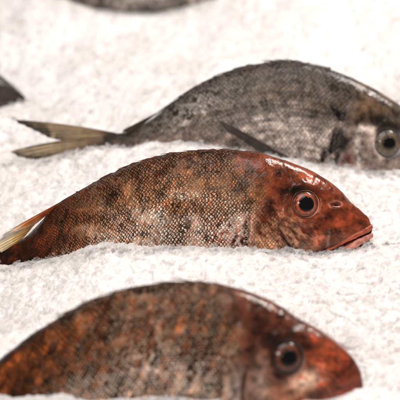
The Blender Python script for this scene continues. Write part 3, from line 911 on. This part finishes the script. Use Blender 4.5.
# top edge: only its lower side shows
ox, oy, k = 310, -42, 1.0
T_DOR = shifted(B_DOR, ox, oy, k)
T_VEN = [(-36, -69), (-27, -62), (0, -34), (20, -22), (40, -11), (62, -1), (85, 5), (110, 9), (135, 11), (160, 9.5), (185, 5.5), (210, 0), (240, -9), (270, -20), (295, -31), (307, -37), (310, -40)]
topf = Fish('sea_bream', 'blurred grey fish cut off by the top edge, only its lower side showing',
            (140, 0), 18.0, T_DOR, T_VEN, [(x, w) for (x, _), (_, w) in zip(shifted(B_WID, ox, oy, k), B_WID)], MAT_GREY, plain_paint(ox, oy, k, 0.6), plain_sculpt(T_DOR, ox, oy, k), nx=300, nphi=110, rows=30, lean=R(74))
topf.eye(ox + (B_EYE[0] - 450) * k, oy + (B_EYE[1] - 171) * k, 14, GREY_EYE, 0.38, rim=(0.16, 0.13, 0.115))
topf.fin('tail_fin', [(-30, -77), (-35, -73), (-34, -68)], [(-125, -92), (-95, -70), (-126, -48)], TC, 14, 0, .02, .05, seed=23)

# ================================================================== ice bed
ctrl = []
def contact(pts, d):
    for x, y in pts:
        ctrl.append(at(x, y, d))
contact([(-40, 278), (0, 268), (25, 265), (45, 259)], 13.90)
contact([(70, 255)], 13.8)
contact([(100, 250), (130, 250), (165, 247), (200, 246.5), (235, 245), (262, 247)], 13.70)
contact([(285, 247.5), (303, 251.5)], 13.78)
contact([(318, 253.5), (335, 252)], 13.87)
contact([(350, 251), (372, 244.5)], 13.97)
contact([(400, 241), (440, 236)], 14.05)
contact([(-60, 424), (0, 415), (40, 411), (60, 406), (90, 410), (120, 404), (150, 402), (180, 403), (210, 404), (240, 409), (280, 414), (330, 418), (370, 420)], 11.9)
contact([(410, 415), (450, 410)], 12.0)
contact([(-20, 165), (10, 162), (40, 162), (60, 157), (75, 152.5), (92, 148)], 15.30)
contact([(110, 146.5), (130, 145)], 15.24)
contact([(0, 118), (60, 119)], 15.9)
contact([(150, 144), (185, 141), (215, 143), (240, 148), (265, 153), (290, 158), (318, 164), (345, 167), (370, 171), (400, 174), (440, 186)], 15.05)
contact([(470, 180)], 15.2)
contact([(-40, 109), (0, 105)], 16.38)
contact([(20, 103), (36, 101)], 16.52)
contact([(60, 2), (100, 9.5), (135, 12), (170, 9.5), (210, 2)], 17.9)
contact([(-100, 10), (300, -10), (420, -15)], 18.0)
ctrl = np.array(ctrl)
nn = len(ctrl)
dd = np.hypot(ctrl[:, None, 0] - ctrl[None, :, 0], ctrl[:, None, 1] - ctrl[None, :, 1])
def tps(r):
    return r * r * np.log(r + 1e-6)
A = np.zeros((nn + 3, nn + 3))
A[:nn, :nn] = tps(dd) + np.eye(nn) * 0.004
A[:nn, nn] = 1; A[:nn, nn + 1:] = ctrl[:, :2]
A[nn:, :nn] = A[:nn, nn:].T
sol = np.linalg.solve(A, np.concatenate([ctrl[:, 2], np.zeros(3)]))


def ice_base(x, y):
    xc, yc = np.clip(x, -3.6, 3.6), np.clip(y, -3.2, 6.0)
    z = sol[nn] + sol[nn + 1] * xc + sol[nn + 2] * yc
    for i in range(nn):
        z = z + sol[i] * tps(np.hypot(xc - ctrl[i, 0], yc - ctrl[i, 1]))
    return z


def ice_z(x, y):
    z = ice_base(x, y)
    z = z + (0.07 + 0.09 * sstep(1.2, 3.0, y)) * fbm(x * 1.1 + 3, y * 1.1, 101, 3)
    z = z + 0.045 * fbm(x * 4, y * 4, 103, 3)
    wx, wy = x + 0.04 * vnoise(x * 9, y * 9, 5), y + 0.04 * vnoise(x * 9 + 50, y * 9, 6)
    z = z + (0.55 + 0.7 * vnoise(x * 3, y * 3, 8)) * (1 - 0.6 * sstep(1.0, 2.6, y)) * (0.026 * facets(wx * 6.0, wy * 6.0, 111) + 0.017 * facets(wx * 13, wy * 13, 121)) + 0.006 * facets(wx * 30, wy * 30, 131)
    return z


def axis(lo, a, b, hi, fine, coarse):
    m = np.arange(a, b, fine)
    return np.concatenate([np.arange(lo, a, coarse), m, np.arange(b, hi + coarse, coarse)])


gx = axis(-7, -2.75, 2.75, 7, 0.0085, 0.10)
gy = np.concatenate([np.arange(-6, -2.6, 0.1), np.arange(-2.6, 2.4, 0.0085), np.arange(2.4, 6.5, 0.018), np.arange(6.5, 12, 0.15)])
GX, GY = np.meshgrid(gx, gy, indexing='ij')
GZ = np.stack([ice_z(GX[i], GY[i]) for i in range(len(gx))])
ice = make_mesh('ice_bed', np.stack([GX, GY, GZ], -1).reshape(-1, 3), grid_quads(len(gx), len(gy)), MAT_ICE)
ice['kind'] = 'structure'


# loose grains of crushed ice on the bed: one mass nobody could count
def grains(n, lo, hi, size, mat, name, seed):
    g = np.random.default_rng(seed)
    x = g.uniform(-2.7, 2.7, n); y = g.uniform(lo, hi, n)
    # more of them pushed up against the fish
    m = 2600
    k = g.integers(0, len(ctrl) - 1, m); f = g.random(m)
    ok = np.hypot(*(ctrl[k + 1] - ctrl[k])[:, :2].T) < 0.75
    q = ctrl[k] + (ctrl[k + 1] - ctrl[k]) * f[:, None]
    x = np.concatenate([x, (q[:, 0] + g.normal(0, .02, m))[ok]]); y = np.concatenate([y, (q[:, 1] - np.abs(g.normal(0.0, .06, m)) + 0.02)[ok]])
    n = len(x)
    z = ice_z(x, y)
    base = np.array([[0, 0, 1], [.9, 0, .3], [.25, .85, .35], [-.75, .5, .3], [-.7, -.55, .25], [.3, -.9, .3],
                     [.6, .5, -.5], [-.25, .8, -.45], [-.8, 0, -.5], [-.2, -.8, -.5], [.65, -.45, -.5], [0, 0, -.9]])
    tri = np.array([[0, 1, 2], [0, 2, 3], [0, 3, 4], [0, 4, 5], [0, 5, 1], [1, 6, 2], [2, 6, 7], [2, 7, 3], [3, 7, 8], [3, 8, 4], [4, 8, 9], [4, 9, 5],
                    [5, 9, 10], [5, 10, 1], [1, 10, 6], [11, 7, 6], [11, 8, 7], [11, 9, 8], [11, 10, 9], [11, 6, 10]])
    s = np.minimum(size * np.exp(g.normal(0, 0.6, n)), 0.042)
    P = base[None] * g.uniform(0.6, 1.3, (n, 12, 1)) * (s[:, None] * g.uniform(0.55, 1.25, (n, 3)))[:, None, :]
    q = g.normal(size=(n, 4)); q /= np.linalg.norm(q, axis=1, keepdims=True)
    w, a, b, c = q.T
    Rm = np.stack([np.stack([1 - 2 * (b * b + c * c), 2 * (a * b - w * c), 2 * (a * c + w * b)], -1),
                   np.stack([2 * (a * b + w * c), 1 - 2 * (a * a + c * c), 2 * (b * c - w * a)], -1),
                   np.stack([2 * (a * c - w * b), 2 * (b * c + w * a), 1 - 2 * (a * a + b * b)], -1)], 1)
    P = np.einsum('nij,nkj->nki', Rm, P)
    P += np.stack([x, y, z + s * 0.15], -1)[:, None]
    T = tri[None] + 12 * np.arange(n)[:, None, None]
    o = make_mesh(name, P.reshape(-1, 3), T.reshape(-1, 3), mat, smooth=False)
    o['kind'] = 'stuff'
    o['label'] = 'loose clear grains of crushed ice strewn over the white ice bed'
    o['category'] = 'ice'
    return o


grains(9000, -2.6, 5.5, 0.020, MAT_GRAIN, 'crushed_ice', 5)

# ================================================================== light
def lamp(name, loc, target, size, power, col, sy=None):
    l = bpy.data.lights.new(name, 'AREA')
    l.energy = power; l.color = col; l.size = size
    if sy:
        l.shape = 'RECTANGLE'; l.size_y = sy
    o = bpy.data.objects.new(name, l)
    o.location = loc
    o.rotation_euler = (Vector(target) - Vector(loc)).to_track_quat('-Z', 'Y').to_euler()
    C.objects.link(o)
    return o


lamp('counter_lamp', (10.0, 10.4, 14.2), (0.5, 0.6, 0), 9.0, 3100, (1.0, 0.945, 0.90), 1.15)
lamp('ceiling_lamp', (-1.5, 0.0, 13), (0, 0.5, 0), 9.0, 1080, (1.0, 0.95, 0.92))
lamp('shop_lamp', (-5, -9, 9), (0, 0, 0), 2.5, 500, (1.0, 0.92, 0.86))

w = bpy.data.worlds.new("World")
bpy.context.scene.world = w
w.use_nodes = True
w.node_tree.nodes['Background'].inputs[0].default_value = (1.0, 0.95, 0.92, 1)
w.node_tree.nodes['Background'].inputs[1].default_value = 0.2

# ================================================================== camera
cd = bpy.data.cameras.new('camera')
cam = bpy.data.objects.new('camera', cd)
C.objects.link(cam)
cam.location = CAM
cam.rotation_euler = (math.pi / 2 - ELEV, 0, 0)
cd.sensor_width = 36
cd.lens = 36 * DIST / 4.0
cd.clip_start, cd.clip_end = 0.1, 200
cd.dof.use_dof = True
cd.dof.focus_distance = 13.78
cd.dof.aperture_fstop = 0.42
sc = bpy.context.scene
sc.camera = cam
sc.view_settings.view_transform = 'Standard'
sc.view_settings.look = 'None'
sc.view_settings.exposure = 0
sc.view_settings.gamma = 1
sc.render.engine = 'CYCLES'
sc.cycles.max_bounces = 8
sc.cycles.use_denoising = True
